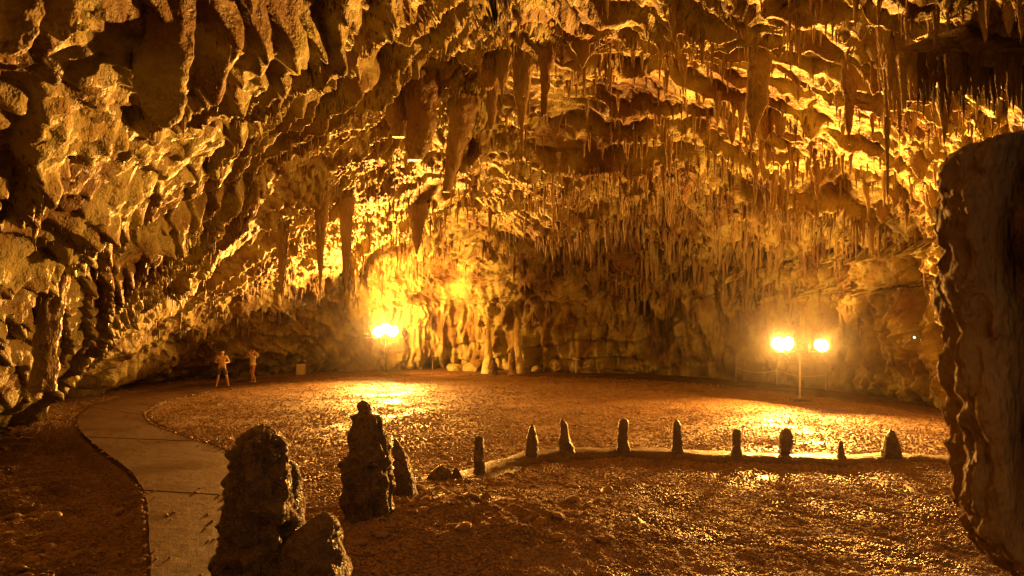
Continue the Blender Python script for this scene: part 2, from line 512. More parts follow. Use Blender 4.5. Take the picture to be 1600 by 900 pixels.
def dist_to(poly, X):
    best = np.full(len(X), 1e9); bi = np.zeros(len(X), int)
    for k0 in range(0, len(X), 40000):
        d = np.linalg.norm(X[k0:k0 + 40000, None, :] - poly[None, :, :], axis=2)
        bi[k0:k0 + 40000] = d.argmin(axis=1); best[k0:k0 + 40000] = d.min(axis=1)
    return best, bi

# plan raster of the path (5 cm blur at its edges)
_ring = np.vstack([PL, PR[::-1]])
GX0, GY0, GS = -22.0, -8.0, 0.08
_gx = np.arange(GX0, 22, GS); _gy = np.arange(GY0, 48, GS)
_mask = np.zeros((len(_gy), len(_gx)), np.float32)
for r_, yv in enumerate(_gy):
    x0, y0 = _ring[:, 0], _ring[:, 1]; x1, y1 = np.roll(x0, -1), np.roll(y0, -1)
    c_ = (y0 <= yv) != (y1 <= yv)
    xc = np.sort(x0[c_] + (yv - y0[c_]) / (y1[c_] - y0[c_]) * (x1[c_] - x0[c_]))
    _mask[r_] = np.searchsorted(xc, _gx) % 2
def _blur(m, k):
    for ax in (0, 1):
        c_ = np.cumsum(np.concatenate([np.zeros_like(np.take(m, [0], axis=ax)), m], axis=ax), axis=ax)
        pad = [(0, 0), (0, 0)]; pad[ax] = (k, k)
        mp_ = np.pad(m, pad, mode='edge'); c_ = np.cumsum(mp_, axis=ax); z_ = np.zeros_like(np.take(c_, [0], axis=ax))
        c_ = np.concatenate([z_, c_], axis=ax); n_ = m.shape[ax]
        m = (np.take(c_, np.arange(2 * k + 1, 2 * k + 1 + n_), axis=ax) - np.take(c_, np.arange(n_), axis=ax)) / (2 * k + 1)
    return m
_soft = _blur(_mask, 2); _wide = _blur(_blur(_mask, 5), 5)
def path_at(X, wide=False):
    m = _wide if wide else _soft
    fx = np.clip((X[:, 0] - GX0) / GS, 0, len(_gx) - 2); fy = np.clip((X[:, 1] - GY0) / GS, 0, len(_gy) - 2)
    i, j = fx.astype(int), fy.astype(int); u_, v_ = fx - i, fy - j
    return m[j, i] * (1 - u_) * (1 - v_) + m[j, i + 1] * u_ * (1 - v_) + m[j + 1, i] * (1 - u_) * v_ + m[j + 1, i + 1] * u_ * v_

def floor_z(X):
    """height of the cave floor at Nx2 points"""
    X3 = np.column_stack([X, np.zeros(len(X))])
    z = 0.10 * fbm(X3, 4.0, 2, 60)
    onpath = smooth(0.02, 0.4, path_at(X))
    wide = smooth(0.05, 0.5, path_at(X, True))
    # side of the path: the rubble left of it lies lower
    edge_x = np.interp(X[:, 1], PL[:110, 1], PL[:110, 0]) if PL[109, 1] > PL[0, 1] else PL[0, 0]
    lowrub = smooth(0.0, -0.5, X[:, 0] - edge_x) * smooth(21, 18, X[:, 1]) * (1 - onpath)
    dr, ir = dist_to(RIMD[::2], X)
    front = smooth(0.1, 1.2, RIMD[::2][ir][:, 1] - X[:, 1]) * smooth(-2.5, -0.5, X[:, 0])
    z = z * (1 - wide) - 0.10 * front * smooth(6, 0, dr) - 0.45 * lowrub
    mound = np.exp(-(((X[:, 0] + 0.5) / 2.0) ** 2 + ((X[:, 1] - 10.4) / 2.2) ** 2))
    rough = 1.0 * (1 - 0.6 * wide) * (1 - onpath)
    fore = smooth(15.5, 11, X[:, 1])
    mudl = mound * 1.0 + lowrub
    z += mound * 0.22
    z += rough * (0.030 * fbm(X3, 0.34, 2, 62) + 0.014 * ridged(X3, 0.16, 1, 64))
    st = X3 * np.array([1.0, 0.42, 1])
    z += rough * fore * (0.038 * ridged(st, 0.75, 2, 66) + 0.05 * np.abs(fbm(X3, 0.5, 2, 68)))
    z += rough * mudl * (0.12 * ridged(X3, 0.9, 3, 70))
    z -= 0.07 * onpath
    return z

xs_u = np.linspace(-1, 1, 470)
ys = 7.0 + (46.5 - 7.0) * np.linspace(0, 1, 560) ** 1.75
ys = np.concatenate([np.linspace(-8, 6.9, 24), ys])
half = np.clip(3.0 + 0.80 * ys, 9, 21)
FX = xs_u[None, :] * half[:, None]
FY = np.broadcast_to(ys[:, None], FX.shape)
XY = np.column_stack([FX.ravel(), FY.ravel()])
FZ = floor_z(XY)
nr, nc2 = FX.shape
fi = np.arange(nr * nc2).reshape(nr, nc2)
ff = np.stack([fi[:-1, :-1], fi[:-1, 1:], fi[1:, 1:], fi[1:, :-1]], axis=2).reshape(-1, 4)
cave_floor = structure(obj('cave_floor', mesh_np('cave_floor', np.column_stack([XY, FZ]), ff), M_FLOOR))
print('floor', round(time.time() - T0, 1))

def fz(x, y): return float(floor_z(np.array([[x, y]]))[0])

# path bed and its cast slabs
n_p = len(PL)
bed_v = []; 
for i in range(n_p):
    bed_v += [(PL[i][0], PL[i][1], -0.012), (PR[i][0], PR[i][1], -0.012), (PR[i][0], PR[i][1], -0.4), (PL[i][0], PL[i][1], -0.4)]
bed_f = []
for i in range(n_p - 1):
    a = 4 * i; b = a + 4
    for k in range(4): bed_f.append((a + k, a + (k + 1) % 4, b + (k + 1) % 4, b + k))
path = structure(obj('path', mesh_np('path', np.array(bed_v), np.array(bed_f), False), M_PATH))
# slab cuts by distance along the centre line
Lc = np.concatenate([[0], np.cumsum(np.linalg.norm(np.diff(PC, axis=0), axis=1))])
cuts = list(np.arange(0.7, Lc[-1] - 1, 2.3))
cuts = [0.0] + cuts + [Lc[-1]]
def edge_at(E, s): return np.array([np.interp(s, Lc, E[:, 0]), np.interp(s, Lc, E[:, 1])])
for k in range(len(cuts) - 1):
    s0, s1 = cuts[k] + 0.008, cuts[k + 1] - 0.008
    top = []; nseg = 9; dz = 0.004 * math.sin(k * 2.3)
    for s in np.linspace(s0, s1, nseg):
        l = edge_at(PL, s); r = edge_at(PR, s)
        top.append((l, r))
    v = []; f = []
    for l, r in top:
        wv = 0.02 * math.sin(l[1] * 5)
        dirv = (r - l) / (np.linalg.norm(r - l) + 1e-9)
        l = l + dirv * (0.02 + wv * 0.5); r = r - dirv * (0.02 - wv * 0.5)
        v += [(*l, 0.03 + dz), (*r, 0.03 + dz), (*r, -0.01), (*l, -0.01)]
    for i in range(nseg - 1):
        a = 4 * i; b = a + 4
        for j in range(4): f.append((a + j, a + (j + 1) % 4, b + (j + 1) % 4, b + j))
    f += [(3, 2, 1, 0), (4 * nseg - 4, 4 * nseg - 3, 4 * nseg - 2, 4 * nseg - 1)]
    me = mesh_np('slab', np.array(v), np.array(f), False)
    obj('slab', me, M_PATH, path)

# low rim that carries the row of stumps
rv = []; rf = []
prof = [(-0.50, -0.30), (-0.46, 0.02), (-0.34, 0.095), (-0.12, 0.12), (0.12, 0.115), (0.34, 0.08), (0.6, -0.05), (0.65, -0.3)]
RIMF = dense(RIM, 220)
tn = np.gradient(RIMF, axis=0); tn /= np.linalg.norm(tn, axis=1)[:, None]
nrm = np.column_stack([-tn[:, 1], tn[:, 0]])
for i in range(len(RIMF)):
    fadeh = min(1, i / 25, 1.0)
    for a, h in prof:
        w = 1 + 0.22 * math.sin(i * 0.21) * math.sin(i * 0.083 + 1)
        x, y = RIMF[i] + nrm[i] * a * w
        nz = perlin(np.array([[x * 3, y * 3, h * 4]]), 80)[0] * 0.11
        rv.append((x + nz * 0.5, y + nz, h * (0.75 + 0.25 * fadeh) + nz * 0.4))
m_ = len(prof)
for i in range(len(RIMF) - 1):
    for k in range(m_ - 1): rf.append((i * m_ + k, i * m_ + k + 1, (i + 1) * m_ + k + 1, (i + 1) * m_ + k))
stone_rim = structure(obj('stone_rim', mesh_np('stone_rim', np.array(rv), np.array(rf)), M_RIM))

# gravel: thousands of wet pebbles (one stuff object, instanced on its own points)
def gravel_points():
    out = []
    tot = 0
    n = 230000
    # uniform in the picture's depth so that the near ground is not starved
    yy = 8.0 / (1 - RNG.random(n) * (1 - 8.0 / 42.0))
    yy = np.clip(yy, 8, 42)
    xx = (RNG.random(n) * 2 - 1) * (0.78 * yy)
    X = np.column_stack([xx, yy])
    keep = path_at(X) < 0.05 + 0.5 * RNG.random(n) ** 3 + 0.9 * (RNG.random(n) < 0.008)
    dr, ir = dist_to(RIMD[::2], X)
    keep &= ~((dr < 0.42) & (np.abs(X[:, 0]) < 14))
    # inside of the hall
    ang = np.arctan2(yy - C0[1], xx - C0[0]); rad = np.hypot(xx - C0[0], yy - C0[1])
    keep &= rad < bnd(ang) - 0.3
    # beyond the far edge of the gravel bed there is only path and rock
    dens = smooth(-0.25, 0.25, fbm(np.column_stack([X, np.zeros(n)]), 2.2, 2, 90))
    keep &= RNG.random(n) < 0.35 + 0.65 * dens
    mound = np.exp(-(((xx + 0.5) / 2.0) ** 2 + ((yy - 10.4) / 2.2) ** 2))
    keep &= RNG.random(n) > mound * 0.75
    return X[keep]
GX = gravel_points()
GZ = np.where(path_at(GX) > 0.3, 0.03, floor_z(GX))
me = bpy.data.meshes.new('gravel')
me.vertices.add(len(GX)); me.vertices.foreach_set('co', np.column_stack([GX, GZ + 0.006]).astype(np.float32).ravel())
gravel = stuff(obj('gravel', me, M_PEB))
gravel['label'] = 'wet brown gravel spread over the cave floor'; gravel['category'] = 'gravel'
ng = bpy.data.node_groups.new('gravel_scatter', 'GeometryNodeTree')
ng.interface.new_socket('Geometry', in_out='INPUT', socket_type='NodeSocketGeometry')
ng.interface.new_socket('Geometry', in_out='OUTPUT', socket_type='NodeSocketGeometry')
gi = ng.nodes.new('NodeGroupInput'); go = ng.nodes.new('NodeGroupOutput')
ico = ng.nodes.new('GeometryNodeMeshIcoSphere'); ico.inputs['Radius'].default_value = 1.0; ico.inputs['Subdivisions'].default_value = 1
sm_ = ng.nodes.new('GeometryNodeSetMaterial'); sm_.inputs['Material'].default_value = M_PEB
ng.links.new(ico.outputs[0], sm_.inputs[0])
iop = ng.nodes.new('GeometryNodeInstanceOnPoints')
ng.links.new(gi.outputs[0], iop.inputs['Points']); ng.links.new(sm_.outputs[0], iop.inputs['Instance'])
rv3 = ng.nodes.new('FunctionNodeRandomValue'); rv3.data_type = 'FLOAT_VECTOR'
rv3.inputs[0].default_value = (0.014, 0.014, 0.007); rv3.inputs[1].default_value = (0.048, 0.040, 0.024)
rr3 = ng.nodes.new('FunctionNodeRandomValue'); rr3.data_type = 'FLOAT_VECTOR'
rr3.inputs[0].default_value = (-0.5, -0.5, 0); rr3.inputs[1].default_value = (0.5, 0.5, 6.28); rr3.inputs['Seed'].default_value = 5
ng.links.new(rv3.outputs[0], iop.inputs['Scale']); ng.links.new(rr3.outputs[0], iop.inputs['Rotation'])
ng.links.new(iop.outputs[0], go.inputs[0])
md = gravel.modifiers.new('scatter', 'NODES'); md.node_group = ng
print('gravel', len(GX), round(time.time() - T0, 1))

# loose stones: edging along the gravel side of the path, and rubble on the mud
def stone_mesh(seed, sub=2):
    bm = bmesh.new(); bmesh.ops.create_icosphere(bm, subdivisions=sub, radius=1.0)
    co = np.array([v.co[:] for v in bm.verts])
    d = 1 + 0.35 * perlin(co * 0.9, seed) + 0.2 * perlin(co * 2.1, seed + 3)
    co = co * d[:, None] * np.array([1, 0.8, 0.6])
    for v, c in zip(bm.verts, co): v.co = c
    me = bpy.data.meshes.new('stone'); bm.to_mesh(me); bm.free()
    return me
STONES = [stone_mesh(100 + 7 * k, 2 if k < 3 else 1) for k in range(6)]
for s_ in STONES: s_.materials.append(M_PEB)
k = 0
s = 8.2
while s < Lc[-1] - 1 and k < 150:
    e = edge_at(PR, s); c = edge_at(PC, s); out = (e - c) / (np.linalg.norm(e - c) + 1e-9)
    pnt = e + out * (0.07 + 0.05 * random.random())
    o = obj('edging_stone', STONES[k % 6], None, path)
    sc_ = random.uniform(0.035, 0.085)
    o.location = (pnt[0], pnt[1], 0.03); o.scale = (sc_, sc_ * random.uniform(0.7, 1.1), sc_)
    o.rotation_euler = (random.uniform(-.4, .4), random.uniform(-.4, .4), random.uniform(0, 6.28))
    s += random.uniform(0.2, 0.5); k += 1
for k in range(70):
    px = random.uniform(560, 1010); py = random.uniform(755, 895)
    if k > 40: px = random.uniform(0, 220); py = random.uniform(720, 890)
    g = ground(px, py, 0.0); sc_ = random.uniform(0.05, 0.16)
    o = obj('loose_stone', STONES[k % 6], None, cave_floor)
    o.location = (g[0], g[1], fz(g[0], g[1]) + sc_ * 0.2); o.scale = (sc_, sc_, sc_ * 0.8); o.rotation_euler = (random.uniform(-.4, .4), random.uniform(-.4, .4), random.uniform(0, 6.28))
print('stones', round(time.time() - T0, 1))

# ------------------------------------------------------------------ standing and hanging stone, ring by ring
def rings_mesh(name, z, cx, cy, rx, ry, seed, rings=70, seg=40, amp=0.12, lump=0.5, flute=0.0, ribs=None, boxy=1.0):
    """closed column through control rings (z ascending), broken up by noise"""
    z = np.asarray(z, float); t = np.linspace(0, 1, len(z)); tt = np.linspace(0, 1, rings)
    ip = lambda a: np.interp(tt, t, np.asarray(a, float))
    Z, CX, CY, RX, RY = ip(z), ip(cx), ip(cy), ip(rx), ip(ry)
    a = np.linspace(0, 2 * math.pi, seg, endpoint=False)
    ca, sa = np.sign(np.cos(a)) * np.abs(np.cos(a)) ** boxy, np.sign(np.sin(a)) * np.abs(np.sin(a)) ** boxy
    X = CX[:, None] + RX[:, None] * ca[None, :]
    Y = CY[:, None] + RY[:, None] * sa[None, :]
    ZZ = np.broadcast_to(Z[:, None], X.shape)
    V = np.stack([X, Y, ZZ], axis=2).reshape(-1, 3)
    rad = np.broadcast_to(((RX + RY) / 2)[:, None], X.shape).ravel()
    nx = np.stack([np.broadcast_to(np.cos(a), X.shape).ravel(), np.broadcast_to(np.sin(a), X.shape).ravel(), np.zeros(X.size)], axis=1)
    d = fbm(V, lump, 3, seed) * amp * 1.6 + 0.45 * amp * (ridged(V, lump * 0.45, 2, seed + 5) - 0.5)
    if flute: d = d + flute * (ridged(V * np.array([1, 1, 0.12]), lump * 0.5, 2, seed + 9) - 0.5)
    d = d * np.clip(rad / (rad.max() * 0.55), 0.12, 1)
    if ribs:
        aa = np.arctan2(np.broadcast_to(np.sin(a), X.shape).ravel(), np.broadcast_to(np.cos(a), X.shape).ravel()) + 0.10 * perlin(np.column_stack([V[:, 2] * 1.3, 0 * rad, 0 * rad]), seed + 31)
        for ac, wd, am in ribs: d = d + am * np.exp(-((aa - ac) / wd) ** 2)
    d = d - d.mean() - 0.3 * d.std()
    V = V + nx * d[:, None]
    V[:, 2] += 0.35 * amp * perlin(V / (lump * 0.8), seed + 20) * np.clip(rad / rad.max(), 0.1, 1)
    I = np.arange(rings * seg).reshape(rings, seg)
    J = np.roll(I, -1, axis=1)
    F = np.stack([I[:-1], J[:-1], J[1:], I[1:]], axis=2).reshape(-1, 4)
    # caps as degenerate-free fans (quads with the centre repeated are avoided: use triangles via extra mesh)
    vb = V[I[0]].mean(axis=0); vt = V[I[-1]].mean(axis=0)
    V = np.vstack([V, vb, vt]); ib, itop = len(V) - 2, len(V) - 1
    me = bpy.data.meshes.new(name)
    faces = F.tolist() + [(ib, int(J[0, k]), int(I[0, k])) for k in range(seg)] + [(itop, int(I[-1, k]), int(J[-1, k])) for k in range(seg)]
    me.from_pydata(V.tolist(), [], faces)
    me.polygons.foreach_set('use_smooth', [True] * len(me.polygons)); me.update()
    return me

def traced(name, rows, d, mat, seed, depth=0.85, amp=0.05, lump=0.4, base=None, rings=70, seg=40, flute=0.0, ribs=None, boxy=1.0):
    """a column whose rings follow (py, left px, right px) at distance d; origin at its base"""
    rows = sorted(rows, key=lambda r: -r[0])           # bottom first
    y_, l_, r_ = rows[-1]
    if r_ - l_ > 5: rows.append((y_ - 0.12 * (r_ - l_) - 0.8, l_ + 0.33 * (r_ - l_), r_ - 0.33 * (r_ - l_)))
    z = [at(0, r[0], d)[2] for r in rows]
    cx = [at(0.5 * (r[1] + r[2]), 0, d)[0] for r in rows]
    rx = [0.5 * (r[2] - r[1]) / F_PX * d for r in rows]
    if base is not None and z[0] > base:
        z = [base] + z; cx = [cx[0]] + cx; rx = [rx[0] * 1.15] + rx
    ry = [r * depth for r in rx]
    ox, oz = cx[0], z[0]
    me = rings_mesh(name, np.array(z) - oz, np.array(cx) - ox, np.zeros(len(z)), rx, ry, seed, rings, seg, amp, lump, flute, ribs, boxy)
    return obj(name, me, mat, None, (ox, d, oz))

# foreground stalagmites
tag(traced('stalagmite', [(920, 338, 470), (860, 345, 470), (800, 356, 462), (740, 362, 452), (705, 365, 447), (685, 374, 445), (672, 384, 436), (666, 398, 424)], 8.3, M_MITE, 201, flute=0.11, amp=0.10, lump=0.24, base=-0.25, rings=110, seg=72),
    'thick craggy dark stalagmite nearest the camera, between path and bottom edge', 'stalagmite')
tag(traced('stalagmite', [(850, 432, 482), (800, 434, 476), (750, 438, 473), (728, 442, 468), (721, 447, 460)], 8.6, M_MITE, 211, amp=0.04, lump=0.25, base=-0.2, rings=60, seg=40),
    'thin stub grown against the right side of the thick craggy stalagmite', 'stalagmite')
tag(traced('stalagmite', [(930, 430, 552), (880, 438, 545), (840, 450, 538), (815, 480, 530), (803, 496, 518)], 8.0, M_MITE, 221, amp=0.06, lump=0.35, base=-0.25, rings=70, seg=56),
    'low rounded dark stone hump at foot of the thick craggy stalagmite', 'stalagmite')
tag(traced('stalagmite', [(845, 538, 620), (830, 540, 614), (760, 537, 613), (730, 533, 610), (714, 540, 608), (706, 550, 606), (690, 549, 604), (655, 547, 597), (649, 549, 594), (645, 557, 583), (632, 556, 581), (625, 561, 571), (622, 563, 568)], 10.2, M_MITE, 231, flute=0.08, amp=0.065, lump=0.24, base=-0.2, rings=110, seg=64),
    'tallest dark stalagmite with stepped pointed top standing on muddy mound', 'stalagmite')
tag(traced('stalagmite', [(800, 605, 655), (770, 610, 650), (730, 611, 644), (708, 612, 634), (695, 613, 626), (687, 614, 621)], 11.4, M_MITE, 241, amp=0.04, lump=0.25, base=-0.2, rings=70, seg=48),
    'shorter tapering stalagmite just right of the tallest one', 'stalagmite')
# rocks at the left end of the rim
tag(traced('boulder', [(762, 655, 716), (748, 664, 710), (736, 674, 704), (729, 683, 697)], 13.4, M_MITE, 251, amp=0.035, lump=0.3, base=-0.15, rings=36, seg=36), 'low dark dome shaped rock left of the first stump', 'boulder')
tag(traced('boulder', [(752, 702, 722), (742, 705, 720), (734, 708, 717), (730, 711, 714)], 13.6, M_MITE, 255, amp=0.02, lump=0.2, base=-0.15, rings=30, seg=28), 'small pointed dark rock between dome rock and first stump', 'boulder')

# the row of stalagmite stumps on the rim
STUMPS = [
    ([(752, 732, 766), (745, 737, 761), (735, 740, 758), (710, 741, 756), (690, 741, 756), (683, 742, 755), (681, 745, 750)], 13.9, 'straight dark post-like stump, first of the row and closest to the boulders', 1),
    ([(722, 812, 848), (714, 820, 842), (704, 821, 842), (690, 823, 841), (675, 825, 838), (666, 828, 835), (663, 830, 833)], 15.6, 'smooth round-topped cone stump, second from the left in the row', 2),
    ([(716, 866, 904), (708, 871, 899), (695, 872, 895), (680, 874, 890), (662, 875, 887), (655, 876, 881), (653, 877, 879)], 16.0, 'tallest stump of the row, pointed with a straight left side', 3),
    ([(714, 957, 992), (707, 962, 985), (695, 964, 982), (675, 966, 982), (660, 966, 983), (656, 968, 981)], 16.2, 'blunt flat-topped column stump with even width, fourth in the row', 4),
    ([(716, 1041, 1076), (710, 1048, 1070), (695, 1049, 1067), (675, 1050, 1064), (662, 1051, 1063), (657, 1053, 1060)], 16.0, 'slim tapering stump in the middle of the row of nine', 5),
    ([(722, 1130, 1167), (716, 1137, 1162), (708, 1142, 1159), (695, 1143, 1158), (678, 1143, 1158), (672, 1145, 1157)], 15.6, 'square-shouldered olive stump with a flared foot, sixth in the row', 6),
    ([(726, 1209, 1243), (718, 1213, 1241), (710, 1217, 1234), (695, 1217, 1237), (680, 1218, 1238), (673, 1221, 1236), (670, 1225, 1233)], 15.4, 'wide stump with waist above its spreading foot, third from the right end', 7),
    ([(726, 1302, 1330), (718, 1306, 1326), (710, 1309, 1320), (698, 1310, 1318), (690, 1311, 1317)], 15.4, 'smallest stump of the row, a thin short nub', 8),
    ([(724, 1372, 1414), (715, 1377, 1410), (700, 1379, 1407), (690, 1381, 1402), (682, 1384, 1400), (676, 1387, 1398), (673, 1390, 1396)], 15.5, 'bulky lopsided black stump at the right end of the row', 9),
]
for rows, d, lab, sd in STUMPS:
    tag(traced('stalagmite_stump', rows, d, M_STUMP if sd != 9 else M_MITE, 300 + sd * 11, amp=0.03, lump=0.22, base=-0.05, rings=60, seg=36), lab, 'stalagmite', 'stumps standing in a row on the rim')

# far stalagmites below the back wall
tag(traced('stalagmite', [(578, 752, 774), (565, 755, 771), (545, 758, 768), (520, 759, 767), (502, 761, 766), (496, 762, 764)], 40.6, M_PALE, 411, amp=0.08, lump=0.5, base=-0.1), 'slender knobbly pale stalagmite below back wall, left of a bright twin', 'stalagmite')
tag(traced('stalagmite', [(578, 798, 820), (560, 800, 816), (540, 803, 815), (515, 803, 813), (500, 804, 810), (495, 806, 808)], 40.8, M_PALE, 421, amp=0.08, lump=0.5, base=-0.1), 'brightly lit yellow stalagmite below back wall behind a short post', 'stalagmite')
tag(traced('stalagmite', [(584, 793, 808), (575, 795, 806), (560, 796, 805), (548, 797, 804), (544, 799, 802)], 39.6, M_ROCK, 431, amp=0.05, lump=0.4, base=-0.1), 'short round post-like stalagmite on the far path in front of the bright one', 'stalagmite')
tag(traced('stalagmite', [(590, 762, 780), (580, 764, 777), (570, 765, 775), (562, 768, 772)], 39.0, M_STUMP, 441, amp=0.06, lump=0.4, base=-0.1), 'small dark knob stalagmite on the far path left of the short post', 'stalagmite')
# heap of fallen rock below the back wall
for k in range(34):
    px = 700 + 380 * (k / 34) + random.uniform(-8, 8); py = random.uniform(566, 580)
    if k >= 24: px = random.uniform(1380, 1500); py = random.uniform(600, 632)
    g = ground(px, py, 0.1); 
    dmax = cast(px, 545)[1] - 0.5
    sc_ = random.uniform(0.45, 1.15) if k < 24 else random.uniform(0.4, 0.9)
    o = obj('fallen_rock', STONES[k % 3].copy() if k < 3 else bpy.data.objects['fallen_rock' + ('' if k % 3 == 0 else '.%03d' % (k % 3))].data, None, cave_wall_back if k < 24 else cave_wall_right)
    if k < 3: o.data.materials.clear(); o.data.materials.append(M_ROCK)
    o.location = (g[0], g[1], 0.15 * sc_); o.scale = (sc_, sc_ * 0.8, sc_ * 0.9); o.rotation_euler = (random.uniform(-.5, .5), random.uniform(-.5, .5), random.uniform(0, 6.28))

# near pillar at the right edge: stands on the floor beside the camera, undercut low down
tag(traced('rock_pillar', [(1560, 1720, 2050), (1200, 1680, 2000), (960, 1645, 1960), (905, 1598, 1960), (870, 1556, 1960), (830, 1522, 1960), (790, 1507, 1960), (690, 1502, 1960), (640, 1495, 1960), (605, 1499, 1960), (560, 1498, 1960), (470, 1490, 1960), (400, 1475, 1960), (350, 1470, 1960), (315, 1478, 1950), (285, 1492, 1940), (255, 1502, 1940), (236, 1512, 1935), (222, 1530, 1930), (211, 1570, 1920), (204, 1630, 1900), (198, 1700, 1860)], 3.1, M_PILLAR, 501, boxy=0.7, depth=0.42, amp=0.05, lump=0.24, base=-0.1, rings=220, seg=190, flute=0.07, ribs=[(-2.42, 0.17, -0.16), (-2.08, 0.16, 0.13), (-1.6, 0.2, -0.08)]),
    'huge dark rock pillar with amber rim light, cut by the right picture edge', 'rock pillar')
print('mites', round(time.time() - T0, 1))

# ------------------------------------------------------------------ stalactites
def hang(rows, seed, label, mat=M_STAL, depth=0.7, amp=0.06, lump=0.5, off=0.6, flute=0.05, name='stalactite', group=None, d=None, rings=60, seg=40):
    rows = sorted(rows, key=lambda r: r[0])
    top = rows[0]
    if d is None:
        hit, d = cast(0.5 * (top[1] + top[2]), top[0] - 4)
        d = d - off
    # root it into the ceiling above
    extra = (top[0] - 0.9 / d * F_PX, top[1] - (top[2] - top[1]) * 0.25, top[2] + (top[2] - top[1]) * 0.25)
    o = traced(name, [extra] + rows, d, mat, seed, depth, amp, lump, None, rings, seg, flute)
    return tag(o, label, 'stalactite', group)

HANG = [
    ([(155, 600, 642), (185, 603, 640), (205, 609, 637), (214, 612, 634)], 'square-ended stalactite slab left of a broad curtain at upper centre', 'stalactite'),
    ([(160, 632, 682), (200, 634, 680), (230, 634, 674), (250, 636, 660)], 'broad rock curtain hanging at upper centre left', 'rock_curtain'),
    ([(100, 744, 776), (125, 748, 774), (138, 752, 771), (141, 756, 768)], 'stubby blunt stalactite left of the long dark group at top centre', 'stalactite'),
    ([(90, 775, 802), (115, 777, 796), (135, 779, 790), (150, 782, 787)], 'tapering stalactite beside the stubby blunt one', 'stalactite'),
    ([(140, 758, 780), (170, 760, 776), (195, 762, 773), (203, 764, 770)], 'dark square-tipped stalactite below the stubby blunt one', 'stalactite'),
    ([(105, 798, 836), (135, 802, 828), (165, 806, 824), (200, 811, 820), (255, 813, 817)], 'longest stalactite of the top centre group, ending in a thin point', 'stalactite'),
    ([(100, 842, 864), (130, 844, 860), (160, 845, 857), (180, 846, 854)], 'plain cylindrical stalactite right in the top centre group', 'stalactite'),
    ([(190, 700, 740), (225, 698, 728), (260, 695, 718), (300, 690, 706)], 'leaning dark rock curtain below top centre', 'rock_curtain'),
    ([(95, 1172, 1204), (125, 1168, 1202), (165, 1166, 1198), (200, 1170, 1184), (226, 1174, 1177)], 'dark hanging cluster with ragged tip right of top centre', 'stalactite'),
    ([(85, 1374, 1402), (115, 1376, 1394), (150, 1379, 1392), (220, 1382, 1392), (300, 1384, 1390), (315, 1386, 1388)], 'very long thin stalactite reaching far down at upper right', 'stalactite'),
    ([(95, 1396, 1418), (130, 1398, 1414), (165, 1401, 1411), (230, 1403, 1408), (262, 1404, 1406)], 'long pale stalactite just right of the very long thin one', 'stalactite'),
    ([(135, 1458, 1496), (160, 1463, 1490), (185, 1468, 1484), (215, 1472, 1480), (238, 1474, 1477)], 'fat cone stalactite with bright tip next to the right pillar', 'stalactite'),
    ([(150, 1318, 1338), (175, 1320, 1334), (205, 1323, 1331), (226, 1326, 1328)], 'dark carrot-shaped stalactite left of the very long thin one', 'stalactite'),
    ([(0, 1448, 1470), (40, 1450, 1468), (70, 1453, 1465), (86, 1457, 1461)], 'bunched stalactite touching the top edge at the upper right', 'stalactite'),
    ([(110, 205, 290), (150, 215, 288), (185, 235, 280), (200, 250, 270)], 'big angular hanging block in the shade at upper left', 'rock_block'),
    ([(20, 70, 126), (42, 72, 124), (56, 80, 116), (64, 90, 106)], 'bulbous grey rock lobe in the top left corner', 'rock_lobe'),
    ([(0, -20, 60), (40, -18, 54), (70, -15, 44), (84, -10, 30)], 'smooth grey rock lobe cut by the left edge at the top', 'rock_lobe'),
    ([(478, 50, 98), (520, 54, 92), (560, 52, 88), (600, 48, 86), (612, 46, 88)], 'broad flowstone column at far left above the path', 'flowstone_column'),
    ([(330, 492, 512), (370, 494, 508), (420, 496, 505), (470, 499, 502)], 'long dark stalactite left above the left lamp', 'stalactite'),
    ([(330, 530, 552), (380, 533, 549), (430, 536, 545), (455, 539, 542)], 'dark stalactite crossing the overexposed patch above the left lamp', 'stalactite'),
    ([(345, 640, 664), (365, 643, 660), (385, 646, 656), (398, 649, 653)], 'dark stalactite right of the overexposed patch', 'stalactite'),
    ([(360, 432, 452), (400, 434, 448), (450, 437, 444), (470, 439, 441)], 'slim stalactite hanging over the two visitors', 'stalactite'),
]
for k, (rows, lab, nm) in enumerate(HANG):
    hang(rows, 600 + 13 * k, lab, name=nm, amp=0.09 if nm != 'stalactite' else 0.05, mat=M_STAL if 'lobe' not in nm and 'block' not in nm else M_ROCK)

# dark shelf with a dense fringe at the upper right
hit, dsh = cast(1490, 95)
dsh = min(dsh, 22) - 1.0
sh = obj('rock_shelf', None, None, None, tuple(at(1500, 120, dsh)))
tag(sh, 'dark rock shelf with shaggy fringe of stalactites at upper right', 'rock shelf')
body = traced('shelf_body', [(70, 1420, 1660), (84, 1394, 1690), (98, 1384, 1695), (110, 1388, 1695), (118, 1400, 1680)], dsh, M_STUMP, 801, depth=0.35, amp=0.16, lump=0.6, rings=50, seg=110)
bl = body.location.copy(); body.parent = sh; body.location = bl - sh.location
for k in range(72):
    px = 1384 + 4.1 * k + random.uniform(-3, 3); L = random.uniform(20, 62); w = random.uniform(5, 10)
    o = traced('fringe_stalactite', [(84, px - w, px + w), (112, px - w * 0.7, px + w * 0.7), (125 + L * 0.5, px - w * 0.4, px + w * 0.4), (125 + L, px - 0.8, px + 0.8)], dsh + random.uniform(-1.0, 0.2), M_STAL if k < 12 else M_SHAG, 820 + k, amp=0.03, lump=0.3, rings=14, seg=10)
    ol = o.location.copy(); o.parent = sh; o.location = ol - sh.location

